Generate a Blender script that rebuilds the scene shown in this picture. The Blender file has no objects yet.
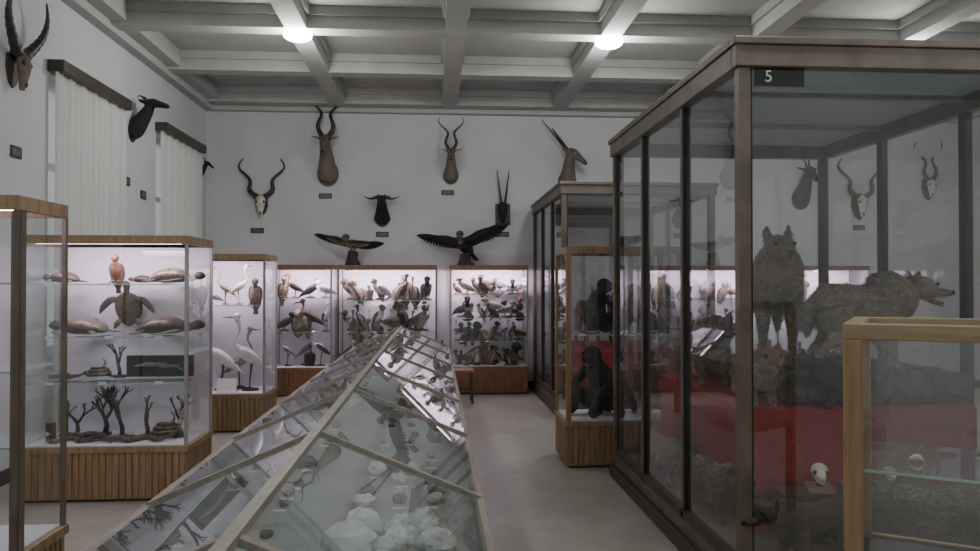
import bpy, math, random
from mathutils import Vector, Matrix
random.seed(7)
scene=bpy.context.scene
COL=scene.collection
pi=math.pi

# ------------------------------------------------------------ materials
def lin(c):
    return tuple((x/255/12.92 if x/255<=0.04045 else ((x/255+0.055)/1.055)**2.4) for x in c)+(1,)
MATS={}
def newmat(name):
    m=bpy.data.materials.new(name); m.use_nodes=True
    nt=m.node_tree; nt.nodes.clear()
    out=nt.nodes.new('ShaderNodeOutputMaterial')
    MATS[name]=m
    return m,nt,out
def pm(name,c1,c2=None,rough=.6,scale=8,stretch=(1,1,1),bump=0,metal=0,detail=4,tex='noise',spec=.5,under=None,lo=.35,hi=.65,ulo=-.9,uhi=.3):
    m,nt,out=newmat(name); N=nt.nodes; L=nt.links
    b=N.new('ShaderNodeBsdfPrincipled'); b.inputs['Roughness'].default_value=rough
    b.inputs['Metallic'].default_value=metal
    b.inputs['Specular IOR Level'].default_value=spec
    L.new(b.outputs[0],out.inputs[0])
    c2=c2 or c1
    tc=N.new('ShaderNodeTexCoord'); mp=N.new('ShaderNodeMapping'); mp.inputs['Scale'].default_value=stretch
    L.new(tc.outputs['Object'],mp.inputs[0])
    if tex=='noise':
        t=N.new('ShaderNodeTexNoise'); t.inputs['Scale'].default_value=scale; t.inputs['Detail'].default_value=detail
    else:
        t=N.new('ShaderNodeTexVoronoi'); t.inputs['Scale'].default_value=scale
    L.new(mp.outputs[0],t.inputs['Vector'])
    r=N.new('ShaderNodeValToRGB'); r.color_ramp.elements[0].position=lo; r.color_ramp.elements[1].position=hi
    r.color_ramp.elements[0].color=lin(c1); r.color_ramp.elements[1].color=lin(c2)
    L.new(t.outputs[0],r.inputs[0])
    col=r.outputs[0]
    if under:
        g=N.new('ShaderNodeNewGeometry'); s=N.new('ShaderNodeSeparateXYZ'); L.new(g.outputs['Normal'],s.inputs[0])
        mr=N.new('ShaderNodeMapRange'); mr.inputs[1].default_value=ulo; mr.inputs[2].default_value=uhi
        L.new(s.outputs[2],mr.inputs[0])
        mx=N.new('ShaderNodeMix'); mx.data_type='RGBA'; L.new(mr.outputs[0],mx.inputs[0])
        mx.inputs[6].default_value=lin(under); L.new(col,mx.inputs[7]); col=mx.outputs[2]
    L.new(col,b.inputs['Base Color'])
    if bump:
        bp=N.new('ShaderNodeBump'); bp.inputs['Strength'].default_value=bump; bp.inputs['Distance'].default_value=.01
        L.new(t.outputs[0],bp.inputs['Height']); L.new(bp.outputs[0],b.inputs['Normal'])
    return m
def emis(name,c,s):
    m,nt,out=newmat(name); e=nt.nodes.new('ShaderNodeEmission'); e.inputs[0].default_value=lin(c); e.inputs[1].default_value=s
    nt.links.new(e.outputs[0],out.inputs[0]); return m
def glassm(name,tint=(.93,.96,.95),boost=1.5,rough=0.0,haze=0):
    m,nt,out=newmat(name); N=nt.nodes; L=nt.links
    tr=N.new('ShaderNodeBsdfTransparent'); tr.inputs[0].default_value=(*tint,1)
    gl=N.new('ShaderNodeBsdfGlossy'); gl.inputs['Roughness'].default_value=rough; gl.inputs[0].default_value=(.95,.97,1,1)
    lw=N.new('ShaderNodeLayerWeight'); lw.inputs[0].default_value=.5
    po=N.new('ShaderNodeMath'); po.operation='POWER'; po.inputs[1].default_value=4.2; L.new(lw.outputs['Facing'],po.inputs[0])
    ma=N.new('ShaderNodeMath'); ma.operation='MULTIPLY_ADD'; ma.use_clamp=True; ma.inputs[1].default_value=.85; ma.inputs[2].default_value=.045*boost
    L.new(po.outputs[0],ma.inputs[0])
    mx=N.new('ShaderNodeMixShader'); L.new(ma.outputs[0],mx.inputs[0]); L.new(tr.outputs[0],mx.inputs[1]); L.new(gl.outputs[0],mx.inputs[2])
    last=mx.outputs[0]
    if haze:   # reflected room haze painted on the panes as a mottled pale diffuse layer
        df=N.new('ShaderNodeBsdfDiffuse'); df.inputs[0].default_value=(.8,.82,.82,1)
        tc=N.new('ShaderNodeTexCoord'); ns=N.new('ShaderNodeTexNoise'); ns.inputs['Scale'].default_value=2.5; ns.inputs['Detail'].default_value=6
        L.new(tc.outputs['Object'],ns.inputs['Vector'])
        mm=N.new('ShaderNodeMath'); mm.operation='MULTIPLY'; mm.inputs[1].default_value=haze*2; L.new(ns.outputs[0],mm.inputs[0])
        m2=N.new('ShaderNodeMixShader'); L.new(mm.outputs[0],m2.inputs[0]); L.new(last,m2.inputs[1]); L.new(df.outputs[0],m2.inputs[2]); last=m2.outputs[0]
    L.new(last,out.inputs[0]); return m
def transl(name,c,f=.5,noise=False):
    m,nt,out=newmat(name); N=nt.nodes; L=nt.links
    d=N.new('ShaderNodeBsdfDiffuse'); t=N.new('ShaderNodeBsdfTranslucent'); mx=N.new('ShaderNodeMixShader')
    d.inputs[0].default_value=lin(c); t.inputs[0].default_value=lin(c); mx.inputs[0].default_value=f
    L.new(d.outputs[0],mx.inputs[1]); L.new(t.outputs[0],mx.inputs[2]); L.new(mx.outputs[0],out.inputs[0]); return m

wallM=pm('wall_plaster',(193,193,195),(199,199,201),.9,1.5,bump=.03)
ceilM=pm('ceiling_plaster',(170,170,167),(178,178,175),.9,3,bump=.04)
floorM=pm('floor_terrazzo',(160,155,147),(172,168,160),.3,5,detail=10,bump=.0)
oak=pm('oak_wood',(128,105,78),(156,130,98),.5,5,(6,6,.7),bump=.1)
oakH=pm('oak_wood_rail',(132,114,88),(156,136,108),.45,5,(.7,6,6),bump=.1)
redwood=pm('reddish_wood',(116,80,60),(144,102,76),.5,5,(6,6,.7),bump=.1)
dkwood=pm('dark_wood',(56,49,42),(74,65,55),.45,5,(6,6,.8),bump=.1)
railM=pm('grey_brown_wood',(84,75,65),(106,95,83),.4,5,(1,1,1),bump=.1)
tabM=pm('table_wood',(116,108,97),(136,128,116),.4,5,(5,1,5),bump=.1)
blackM=pm('black_trim',(20,20,21),(28,28,28),.4)
white=pm('white_panel',(214,210,220),(222,218,228),.7,3)
frameG=pm('grey_metal_frame',(140,138,134),(155,152,148),.4,6,metal=.2)
glass=glassm('case_glass',(.93,.955,.95),2.0,haze=.015)
bigglass=glassm('tall_case_glass',(.91,.93,.925),2.6,haze=.024)
tglass=glassm('table_glass',(.86,.89,.88),3.6,haze=.03)
shelfG=glassm('shelf_glass',(.88,.94,.92),1.5)
edgeG=pm('glass_edge',(150,175,170),(170,190,185),.2)
curtM=transl('curtain_cloth',(226,226,223),.4)
topM=transl('frosted_top_panel',(175,182,182),.5)
tubeM=emis('fluorescent_tube',(255,215,236),16)
lampM=emis('lamp_globe',(255,255,252),60)
redM=pm('red_cloth',(118,10,24),(150,16,32),.85,20,bump=.2)
bone=pm('bone',(190,184,165),(215,208,190),.7,12)
hornM=pm('horn_dark',(34,31,28),(58,52,46),.4,18,(1,1,3),bump=.4)
eyeM=pm('glass_eye',(10,8,6),None,.1)
teeth=pm('teeth',(225,220,205),None,.4)
mouthM=pm('mouth_pink',(110,40,40),(140,58,54),.5)
furMk=pm('fur_kudu',(82,72,62),(112,99,86),.9,14,bump=.2,under=(124,114,102))
furGr=pm('fur_wolf_grey',(96,88,76),(134,124,110),.95,30,bump=.6,under=(150,142,128),detail=8)
furW2=pm('fur_wolf_dark',(78,68,56),(112,100,84),.95,30,bump=.6,under=(124,112,96),detail=8)
furDk=pm('fur_dark',(24,22,21),(44,40,37),.9,40,bump=.5)
furMd=pm('fur_dark_brown',(46,38,31),(74,62,50),.9,50,bump=.6)
furRd=pm('fur_fox',(96,60,40),(122,82,58),.9,40,bump=.5,under=(156,148,138))
hA=pm('hair_buff',(150,138,118),(182,170,150),.9,20); hB=pm('hair_grey_brown',(92,80,66),(126,113,96),.9,20); hC=pm('hair_black_tipped',(36,32,28),(62,54,46),.9,20); hR=pm('hair_russet',(104,66,42),(136,90,60),.9,20)
hD=pm('hair_silver',(124,116,104),(160,152,140),.9,20)
feW=pm('feather_white',(204,202,202),(226,224,224),.8,30)
feN=pm('feather_pale_grey',(160,154,150),(200,194,188),.8,30)
feB=pm('feather_brown',(58,46,38),(104,86,72),.8,40,under=(150,134,116),ulo=-.8,uhi=-.2,detail=2,lo=.42,hi=.58)
feD=pm('feather_dark',(22,20,22),(46,42,42),.7,36)
feG=pm('feather_grey',(84,84,90),(130,128,132),.8,40,under=(190,186,182),ulo=-.8,uhi=-.2)
feR=pm('feather_rufous',(88,48,38),(126,78,62),.8,36)
feC=pm('feather_cream',(110,92,74),(176,160,140),.8,46,detail=1,lo=.42,hi=.58)
billY=pm('bill_horn',(130,102,66),(152,120,80),.4)
billD=pm('bill_black',(22,20,20),None,.35)
billR=pm('bill_red',(126,58,48),None,.4)
rockW=pm('white_mineral',(186,190,190),(226,228,228),.6,14,bump=.4)
rockG=pm('grey_mineral',(80,80,80),(132,130,126),.6,14,bump=.5)
rockB=pm('brown_mineral',(70,60,52),(112,100,86),.6,14,bump=.5)
rockK=pm('plinth_rock',(46,41,37),(80,73,64),.9,9,bump=.6)
bedM=pm('display_bed',(136,141,138),(150,154,151),.8,4)
shellM=pm('tortoise_shell',(34,28,24),(80,64,52),.35,16,tex='v',lo=.15,hi=.5)
shellP=pm('pale_turtle_shell',(58,51,44),(106,94,82),.35,16,tex='v',lo=.15,hi=.5)
skinT=pm('turtle_skin',(56,50,44),(90,82,72),.6,30)
coralD=pm('coral_dark',(34,30,30),(60,54,52),.7,20)
coralW=pm('coral_pale',(150,136,130),(196,184,178),.7,20)
paper=pm('paper_label',(225,225,220),None,.8)
plateM=pm('label_plate',(40,38,36),(60,56,52),.5)
snakeM=pm('snake_skin',(42,38,33),(98,88,72),.4,28,tex='v',lo=.2,hi=.5)

# ------------------------------------------------------------ mesh builder
def crs(P,k):
    out=[]; n=len(P)
    for i in range(n-1):
        p0=P[max(i-1,0)];p1=P[i];p2=P[i+1];p3=P[min(i+2,n-1)]
        for j in range(k):
            t=j/k
            out.append([.5*((2*b)+(-a+c)*t+(2*a-5*b+4*c-d)*t*t+(-a+3*b-3*c+d)*t**3) for a,b,c,d in zip(p0,p1,p2,p3)])
    out.append(list(P[-1])); return out
class MB:
    def __init__(s): s.v=[];s.f=[];s.m=[];s.sm=[];s.mats=[];s.M=Matrix.Identity(4)
    def mi(s,m):
        if m not in s.mats: s.mats.append(m)
        return s.mats.index(m)
    def add(s,vs,fs,m,smooth=False):
        o=len(s.v); k=s.mi(m)
        s.v+= [tuple(s.M@Vector(v)) for v in vs]
        for f in fs: s.f.append([o+i for i in f]); s.m.append(k); s.sm.append(smooth)
    def box(s,a,b,m):
        x0,y0,z0=a;x1,y1,z1=b
        s.add([(x0,y0,z0),(x1,y0,z0),(x1,y1,z0),(x0,y1,z0),(x0,y0,z1),(x1,y0,z1),(x1,y1,z1),(x0,y1,z1)],
              [(3,2,1,0),(4,5,6,7),(0,1,5,4),(1,2,6,5),(2,3,7,6),(3,0,4,7)],m)
    def quad(s,a,b,c,d,m): s.add([a,b,c,d],[(0,1,2,3)],m)
    def prism(s,poly,y0,y1,m): # poly in xz extruded along y
        n=len(poly)
        s.add([(x,y0,z) for x,z in poly]+[(x,y1,z) for x,z in poly],
              [list(range(n)),list(range(2*n-1,n-1,-1))]+[(i,i+n,(i+1)%n+n,(i+1)%n) for i in range(n)],m)
    def beam(s,p,q,w,h,m,up=(0,0,1)):
        p=Vector(p);q=Vector(q);t=(q-p).normalized();u=Vector(up);u=(u-u.dot(t)*t).normalized();sd=t.cross(u)
        vs=[]
        for c in (p,q):
            for a,b in ((-1,-1),(1,-1),(1,1),(-1,1)): vs.append(c+sd*(a*w/2)+u*(b*h/2))
        s.add(vs,[(0,1,2,3),(7,6,5,4),(0,4,5,1),(1,5,6,2),(2,6,7,3),(3,7,4,0)],m)
    def loft(s,pts,rad,m,seg=8,up=(0,0,1),sub=1,smooth=True):
        rad=[(r,r) if not isinstance(r,(tuple,list)) else r for r in rad]
        if sub>1:
            R=crs([list(p)+list(r) for p,r in zip(pts,rad)],sub)
            pts=[r[:3] for r in R]; rad=[(max(r[3],.0008),max(r[4],.0008)) for r in R]
        P=[Vector(p) for p in pts]; n=len(P); vs=[]
        nn=Vector(up)
        for i in range(n):
            t=(P[min(i+1,n-1)]-P[max(i-1,0)]).normalized()
            w=nn-nn.dot(t)*t
            if w.length<1e-3: w=Vector((1,0,0))-t.x*t
            if w.length<1e-3: w=Vector((0,1,0))-t.y*t
            nn=w.normalized(); sd=t.cross(nn); a,b=rad[i]
            for j in range(seg):
                an=2*pi*j/seg; vs.append(P[i]+sd*(a*math.cos(an))+nn*(b*math.sin(an)))
        fs=[]
        for i in range(n-1):
            for j in range(seg):
                k=(j+1)%seg; fs.append((i*seg+j,i*seg+k,(i+1)*seg+k,(i+1)*seg+j))
        fs.append(tuple(range(seg-1,-1,-1))); fs.append(tuple((n-1)*seg+j for j in range(seg)))
        s.add(vs,fs,m,smooth)
    def ball(s,c,r,m,seg=10,rings=6,jit=0,rnd=None):
        if not isinstance(r,(tuple,list)): r=(r,r,r)
        vs=[(c[0],c[1],c[2]+r[2])]
        for i in range(1,rings):
            a=pi*i/rings
            for j in range(seg):
                b=2*pi*j/seg; k=1+(rnd.uniform(-jit,jit) if rnd else 0)
                vs.append((c[0]+r[0]*k*math.sin(a)*math.cos(b),c[1]+r[1]*k*math.sin(a)*math.sin(b),c[2]+r[2]*k*math.cos(a)))
        vs.append((c[0],c[1],c[2]-r[2])); fs=[]
        for j in range(seg): fs.append((0,1+j,1+(j+1)%seg))
        for i in range(rings-2):
            for j in range(seg):
                a=1+i*seg+j;b=1+i*seg+(j+1)%seg; fs.append((a,a+seg,b+seg,b))
        L=len(vs)-1;o=1+(rings-2)*seg
        for j in range(seg): fs.append((L,o+(j+1)%seg,o+j))
        s.add(vs,fs,m,not jit)
    def cyl(s,c,r,z0,z1,m,seg=20,r2=None):
        r2=r if r2 is None else r2
        vs=[(c[0]+r*math.cos(2*pi*j/seg),c[1]+r*math.sin(2*pi*j/seg),z0) for j in range(seg)]+[(c[0]+r2*math.cos(2*pi*j/seg),c[1]+r2*math.sin(2*pi*j/seg),z1) for j in range(seg)]
        s.add(vs,[tuple(range(seg-1,-1,-1)),tuple(range(seg,2*seg))]+[(j,(j+1)%seg,(j+1)%seg+seg,j+seg) for j in range(seg)],m)
    def obj(s,name,loc=(0,0,0),rot=0,parent=None,scale=1,bevel=0,remesh=0,smooth=0):
        me=bpy.data.meshes.new(name); me.from_pydata(s.v,[],s.f)
        for m in s.mats: me.materials.append(m)
        me.polygons.foreach_set('material_index',s.m); me.polygons.foreach_set('use_smooth',s.sm); me.update()
        o=bpy.data.objects.new(name,me); COL.objects.link(o)
        o.location=loc; o.rotation_euler=(0,0,rot); o.scale=(scale,)*3
        if parent: o.parent=parent
        if bevel:
            b=o.modifiers.new('bevel','BEVEL'); b.width=bevel; b.segments=2; b.limit_method='ANGLE'
        if remesh:
            r=o.modifiers.new('remesh','REMESH'); r.mode='VOXEL'; r.voxel_size=remesh; r.use_smooth_shade=True
            q=o.modifiers.new('smooth','SMOOTH'); q.iterations=smooth or 3; q.factor=.5
        return o
def empty(name,loc=(0,0,0),rot=0,scale=1):
    e=bpy.data.objects.new(name,None); e.empty_display_size=.2; COL.objects.link(e)
    e.location=loc; e.rotation_euler=(0,0,rot); e.scale=(scale,)*3; return e
def area(name,loc,sx,sy,power,col,parent=None,rot=(0,0,0)):
    l=bpy.data.lights.new(name,'AREA'); l.shape='RECTANGLE'; l.size=sx; l.size_y=sy; l.energy=power; l.color=col
    o=bpy.data.objects.new(name,l); COL.objects.link(o); o.location=loc; o.rotation_euler=rot
    if parent: o.parent=parent
    return o

# ------------------------------------------------------------ room
XL,XR,YF,YB,ZC=-3.56,8.75,-3.0,12.1,4.42
ZT=4.66
b=MB(); b.box((XL-.3,YF-.3,-.1),(XR+.3,YB+.3,0),floorM); b.obj('floor')
b=MB(); b.box((XL-.3,YB,0),(XR+.3,YB+.3,ZT+.1),wallM); b.obj('wall_back')
b=MB(); b.box((XL-.3,YF-.3,0),(XR+.3,YF,ZT+.1),wallM); b.obj('wall_front')
b=MB(); b.box((XR,YF,0),(XR+.3,YB,ZT+.1),wallM); b.obj('wall_right')
wins=[(1.85,3.4),(4.56,6.1),(7.27,8.8),(9.97,11.6)]
b=MB(); y=YF
for a,c in wins:
    b.box((XL-.3,y,0),(XL,a,ZT+.1),wallM); b.box((XL-.3,a,0),(XL,c,1.0),wallM); b.box((XL-.3,a,3.6),(XL,c,ZT+.1),wallM); y=c
b.box((XL-.3,y,0),(XL,YB,ZT+.1),wallM); b.obj('wall_left')
b=MB(); b.box((XL-.3,YF-.3,ZT),(XR+.3,YB+.3,ZT+.1),ceilM); b.obj('ceiling')
bx=[-1.5+1.725*i for i in range(6)]; by=[8.4+1.7*i for i in range(-6,3)]
b=MB()
for x in bx:
    b.box((x-.15,YF,ZC+.14),(x+.15,YB,ZT),ceilM); b.box((x-.115,YF,ZC),(x+.115,YB,ZC+.14),ceilM)
for yy in by:
    if yy>YB-.2: continue
    b.box((XL,yy-.15,ZC+.141),(XR,yy+.15,ZT),ceilM); b.box((XL,yy-.115,ZC+.001),(XR,yy+.115,ZC+.14),ceilM)
for k,(o1,z1) in enumerate(((.3,ZC+.03),(.13,ZC-.06))):
    z0=z1; z9=ZT
    b.box((XL,YF,z0),(XL+o1,YB,z9),ceilM); b.box((XR-o1,YF,z0),(XR,YB,z9),ceilM)
    b.box((XL,YB-o1,z0-.002),(XR,YB,z9),ceilM); b.box((XL,YF,z0-.002),(XR,YF+o1,z9),ceilM)
b.obj('trim_ceiling_beams')
for nm,(a,c) in {'baseboard_back':((XL,YB-.02,0),(XR,YB,.12)),'baseboard_left':((XL,YF,0),(XL+.02,YB-.02,.12)),'baseboard_right':((XR-.02,YF,0),(XR,YB-.02,.12))}.items():
    b=MB(); b.box(a,c,dkwood); b.obj(nm)
for i,(a,c) in enumerate(wins):
    e=empty('window_%d'%(i+1),(XL-.18,(a+c)/2,2.3)); w=(c-a)/2
    b=MB()
    for yy in (-w+.03,0,w-.03): b.box((-.03,yy-.03,-1.3),(.03,yy+.03,1.3),white)
    for zz in (-1.27,.5,1.27): b.box((-.03,-w,zz-.03),(.03,w,zz+.03),white)
    b.obj('window_frame',parent=e)
    b=MB(); b.quad((0,-w,-1.3),(0,w,-1.3),(0,w,1.3),(0,-w,1.3),glass); b.obj('window_pane',parent=e)
    e=empty('curtain',(XL,(a+c)/2,0)); b=MB(); n=110; vs=[]
    for j in range(n+1):
        yy=-w-.02+(2*w+.04)*j/n; x=.07+.02*math.sin(j*1.05)+.012*math.sin(j*.37)
        vs+=[(x+.01*math.sin(j*.6),yy,.15),(x,yy,3.62)]
    b.add(vs,[(2*j,2*j+2,2*j+3,2*j+1) for j in range(n)],curtM,True); b.obj('cloth',parent=e)
    b=MB(); b.box((0,-w-.03,3.62),(.15,w+.03,3.73),dkwood); b.obj('pelmet',parent=e,bevel=.006)
for x in (bx[0],bx[2],bx[4]):
    for yy in (by[6],by[3],by[0]+1.7):
        e=empty('ceiling_lamp',(x,yy,ZC))
        b=MB(); b.cyl((0,0),.13,-.03,0,frameG); b.obj('lamp_base',parent=e)
        b=MB(); b.ball((0,0,-.04),(.155,.155,.065),lampM,20,10); b.obj('lamp_globe',parent=e)
        l=bpy.data.lights.new('lamp_light','POINT'); l.energy=43; l.shadow_soft_size=.12; l.color=(1,1,.985)
        o=bpy.data.objects.new('lamp_light',l); COL.objects.link(o); o.location=(0,0,-.3); o.parent=e

# ------------------------------------------------------------ lit display cases
def lit_case(x0,x1,y0,y1,h=2.03,base=.42,shelves=(),wood=oak,fr=frameG,power=6,lit=True,back=True,postw=.025,col=(1,.77,.91)):
    e=empty('display_case',((x0+x1)/2,(y0+y1)/2,0)); w=(x1-x0)/2; d=(y1-y0)/2
    b=MB(); b.box((-w+.012,-d+.012,.02),(w-.012,d-.012,base-.045),wood); b.box((-w+.04,-d+.04,0),(w-.04,d-.04,.02),dkwood)
    n=int(2*w/.05)
    for i in range(n):
        xx=-w+.01+(2*w-.02)*(i+.5)/n
        for s in (-1,1): b.box((xx-.018,s*(d-.012)-.012,.03),(xx+.018,s*(d-.012)+.012,base-.045),wood)
    n=int(2*d/.05)
    for i in range(n):
        yy=-d+.01+(2*d-.02)*(i+.5)/n
        for s in (-1,1): b.box((s*(w-.012)-.012,yy-.018,.03),(s*(w-.012)+.012,yy+.018,base-.045),wood)
    b.box((-w-.01,-d-.01,base-.045),(w+.01,d+.01,base),wood); b.obj('fluted_plinth',parent=e)
    b=MB()
    b.box((-w,-d,h-.065),(w,-d+.03,h),wood); b.box((-w,d-.03,h-.065),(w,d,h),wood)
    b.box((-w,-d+.03,h-.065),(-w+.03,d-.03,h),wood); b.box((w-.03,-d+.03,h-.065),(w,d-.03,h),wood)
    b.obj('top_rim',parent=e)
    b=MB(); b.box((-w+.03,-d+.03,h-.03),(w-.03,d-.03,h-.012),white); b.box((-w+.02,-d+.02,base),(w-.02,d-.02,base+.008),white)
    if back: b.box((-w+.02,d-.03,base+.008),(w-.02,d-.015,h-.03),white)
    b.obj('panels',parent=e)
    b=MB(); p=postw
    for sx in (-1,1):
        for sy in (-1,1): b.box((min(sx*w,sx*(w-p)),min(sy*d,sy*(d-p)),base),(max(sx*w,sx*(w-p)),max(sy*d,sy*(d-p)),h-.065),fr)
    b.obj('corner_posts',parent=e)
    b=MB(); q=.012
    b.quad((-w+p,-d+q,base),(w-p,-d+q,base),(w-p,-d+q,h-.065),(-w+p,-d+q,h-.065),glass)
    for s in (-1,1): b.quad((s*(w-q),-d+p,base),(s*(w-q),d-p,base),(s*(w-q),d-p,h-.065),(s*(w-q),-d+p,h-.065),glass)
    b.obj('glass_panes',parent=e)
    if shelves:
        b=MB()
        for z in shelves:
            b.quad((-w+.03,-d+.06,z),(w-.03,-d+.06,z),(w-.03,d-.03,z),(-w+.03,d-.03,z),shelfG)
            b.box((-w+.03,-d+.055,z-.008),(w-.03,-d+.06,z+.001),edgeG)
            k=max(1,int(w*6))
            for i in range(k):
                xx=-w+2*w*(i+.5)/k+random.uniform(-.03,.03); b.box((xx-.03,-d+.05,z-.014),(xx+.03,-d+.053,z+.008),paper)
        b.obj('glass_shelves',parent=e)
    if lit:
        b=MB(); b.loft([(-w+.08,-d+.1,h-.05),(w-.08,-d+.1,h-.05)],[.013,.013],tubeM,10,smooth=True); b.obj('fluorescent_tube',parent=e)
        area('case_light',(0,-d+.16,h-.075),2*w-.16,.12,power,col,e,rot=(.35,0,0))
    return e
lit_case(-3.14,-1.89,3.6,4.07,2.06,.42,(.9,1.25,1.66),power=3,back=False,fr=railM,postw=.022)
b=MB(); b.box((-.045,-.045,0),(0,0,1.99),railM); b.obj('case_door_post',(-1.885,3.66,.0))
lit_case(-3.14,-1.89,5.98,6.64,2.03,.42,(.9,1.25,1.66),power=12,col=(1,.83,.93))
lit_case(-3.14,-1.90,8.69,9.35,2.0,.43,(1.42,),power=13)
lit_case(-2.42,-1.53,11.45,12.05,1.95,.42,(.95,1.45),wood=redwood,power=16)
lit_case(-1.45,.03,11.45,12.05,1.95,.42,(.95,1.42),wood=redwood,power=28,fr=railM)
lit_case(.225,1.41,11.45,12.05,1.95,.42,(.8,1.15,1.5),wood=redwood,power=26)
lit_case(3.75,5.1,11.45,12.05,1.95,.42,(.95,1.42),wood=redwood,power=22)
lit_case(5.3,6.8,11.45,12.05,1.95,.42,(.95,1.42),wood=redwood,power=22)
lit_case(7.15,8.4,8.69,9.35,2.0,.42,(.95,1.42),power=10)
lit_case(7.15,8.4,5.98,6.64,2.0,.42,(.95,1.42),power=10)
lit_case(1.18,2.25,6.78,7.42,2.0,.42,(1.2,),lit=False,back=False,fr=oak,postw=.045)

# ------------------------------------------------------------ tall cases
def tall_case(x0,x1,y0,y1,h=2.9,base=.2,nd=3):
    e=empty('tall_display_case',((x0+x1)/2,(y0+y1)/2,0)); w=(x1-x0)/2; d=(y1-y0)/2
    b=MB(); b.box((-w-.03,-d-.03,0),(w+.03,d+.03,.1),dkwood); b.box((-w,-d,.1),(w,d,base),railM)
    b.obj('plinth',parent=e,bevel=.008)
    b=MB()
    for s in (-1,1):
        b.box((-w-.02,s*d-(.05 if s>0 else .02),h-.14),(w+.02,s*d+(.02 if s>0 else .05),h),railM)
        b.box((s*w-(.05 if s>0 else .02),-d+.05,h-.14),(s*w+(.02 if s>0 else .05),d-.05,h),railM)
    b.box((-w-.035,-d-.035,h-.03),(w+.035,-d+.05,h+.01),railM); b.box((-w-.035,d-.05,h-.03),(w+.035,d+.035,h+.01),railM)
    b.box((-w-.035,-d+.05,h-.03),(-w+.05,d-.05,h+.01),railM); b.box((w-.05,-d+.05,h-.03),(w+.035,d-.05,h+.01),railM)
    b.obj('cornice',parent=e,bevel=.006)
    b=MB(); pp=.06
    for sx in (-1,1):
        for sy in (-1,1):
            b.box((min(sx*w,sx*(w-pp)),min(sy*d,sy*(d-pp)),base),(max(sx*w,sx*(w-pp)),max(sy*d,sy*(d-pp)),h-.14),railM)
            b.box((min(sx*(w-.02),sx*(w-pp-.018)),min(sy*(d-.02),sy*(d-pp-.018)),base),(max(sx*(w-.02),sx*(w-pp-.018)),max(sy*(d-.02),sy*(d-pp-.018)),h-.14),blackM)
        for i in range(1,nd):
            yy=-d+2*d*i/nd
            b.box((min(sx*w,sx*(w-.045)),yy-.02,base),(max(sx*w,sx*(w-.045)),yy+.02,h-.14),railM)
            b.box((min(sx*(w-.01),sx*(w-.055)),yy-.035,base),(max(sx*(w-.01),sx*(w-.055)),yy+.035,h-.14),blackM)
        b.box((min(sx*w,sx*(w-.04)),-d+pp,base),(max(sx*w,sx*(w-.04)),d-pp,base+.05),dkwood)
        b.box((-w+pp,min(sx*d,sx*(d-.04)),base),(w-pp,max(sx*d,sx*(d-.04)),base+.05),dkwood)
    b.obj('frame_posts',parent=e)
    b=MB()
    b.box((-w+.05,-d+.05,h-.03),(w-.05,d-.05,h-.02),topM)
    b.obj('top_panel',parent=e)
    b=MB()
    for i in range(1,nd): 
        yy=-d+2*d*i/nd; b.box((-w+.05,yy-.02,h-.07),(w-.05,yy+.02,h-.031),frameG)
    b.obj('top_bars',parent=e)
    b=MB(); q=.025; z0=base; z1=h-.14
    for s in (-1,1):
        b.quad((-w+pp,s*(d-q),z0),(w-pp,s*(d-q),z0),(w-pp,s*(d-q),z1),(-w+pp,s*(d-q),z1),bigglass)
        b.quad((s*(w-q),-d+pp,z0),(s*(w-q),d-pp,z0),(s*(w-q),d-pp,z1),(s*(w-q),-d+pp,z1),bigglass)
    b.obj('glass_panes',parent=e)
    return e
t1=tall_case(1.54,3.45,3.75,6.5)
tall_case(1.54,3.45,9.15,11.9-.02)
b=MB(); b.box((-.13,-.004,-.045),(.13,.004,.045),blackM); pl=b.obj('number_plate',(1.76,3.765,2.715))
tx=bpy.data.curves.new('numeral_five','FONT'); tx.body='5'; tx.size=.085; tx.align_x='CENTER'; tx.align_y='CENTER'; tx.extrude=.001
to=bpy.data.objects.new('numeral_five',tx); COL.objects.link(to); to.data.materials.append(paper); to.rotation_euler=(pi/2,0,0); to.location=(-.06,-.006,0); to.parent=pl
rr=random.Random(9)
b=MB(); b.box((1.85,4.35,.2),(3.25,6.15,.92),redM); b.obj('red_cloth_plinth',bevel=.01)
b=MB(); b.box((2.25,4.5,.92),(3.3,5.95,1.1),furMd)
for i in range(26):
    f=i/25; 
    if f<.5: p=(2.2+1.0*f*2,4.46)
    else: p=(2.22,4.5+1.4*(f-.5)*2)
    r=rr.uniform(.07,.11); b.ball((p[0],p[1]+.02,.93+r*.8),(r*1.1,r*.8,r),rockK,9,7,.15,rr)
for i in range(10):
    b.ball((rr.uniform(2.35,3.2),rr.uniform(4.6,5.8),1.08),(.14,.14,.05),rockK,9,7,.1,rr)
b.obj('rocky_mound')
b=MB(); b.box((1.8,9.5,.2),(3.2,11.5,.8),redM); b.obj('red_cloth_plinth',bevel=.01)

# ------------------------------------------------------------ small case lower right
ang=math.radians(-33)
e=empty('glass_table_case',(1.275,2.3,0),ang); W,D,H=1.25,.6,1.53
b=MB()
t=.055
for x in (0,W-t):
    for yy in (0,D-t): b.box((x,yy,0),(x+t,yy+t,H-.05),oak)
b.obj('posts',parent=e,bevel=.004)
b=MB()
b.box((0,0,H-.05),(W,t,H),oakH); b.box((0,D-t,H-.05),(W,D,H),oakH); b.box((0,t,H-.05),(t,D-t,H),oakH); b.box((W-t,t,H-.05),(W,D-t,H),oakH)
b.box((t,.005,.62),(W-t,.03,.72),oakH); b.box((t,D-.03,.62),(W-t,D-.005,.72),oakH); b.box((.005,t,.62),(.03,D-t,.72),oakH); b.box((W-.03,t,.62),(W-.005,D-t,.72),oakH)
b.box((.03,.03,.68),(W-.03,D-.03,.71),blackM)
b.obj('rails',parent=e,bevel=.004)
b=MB(); z0,z1=.72,H-.05
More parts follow.
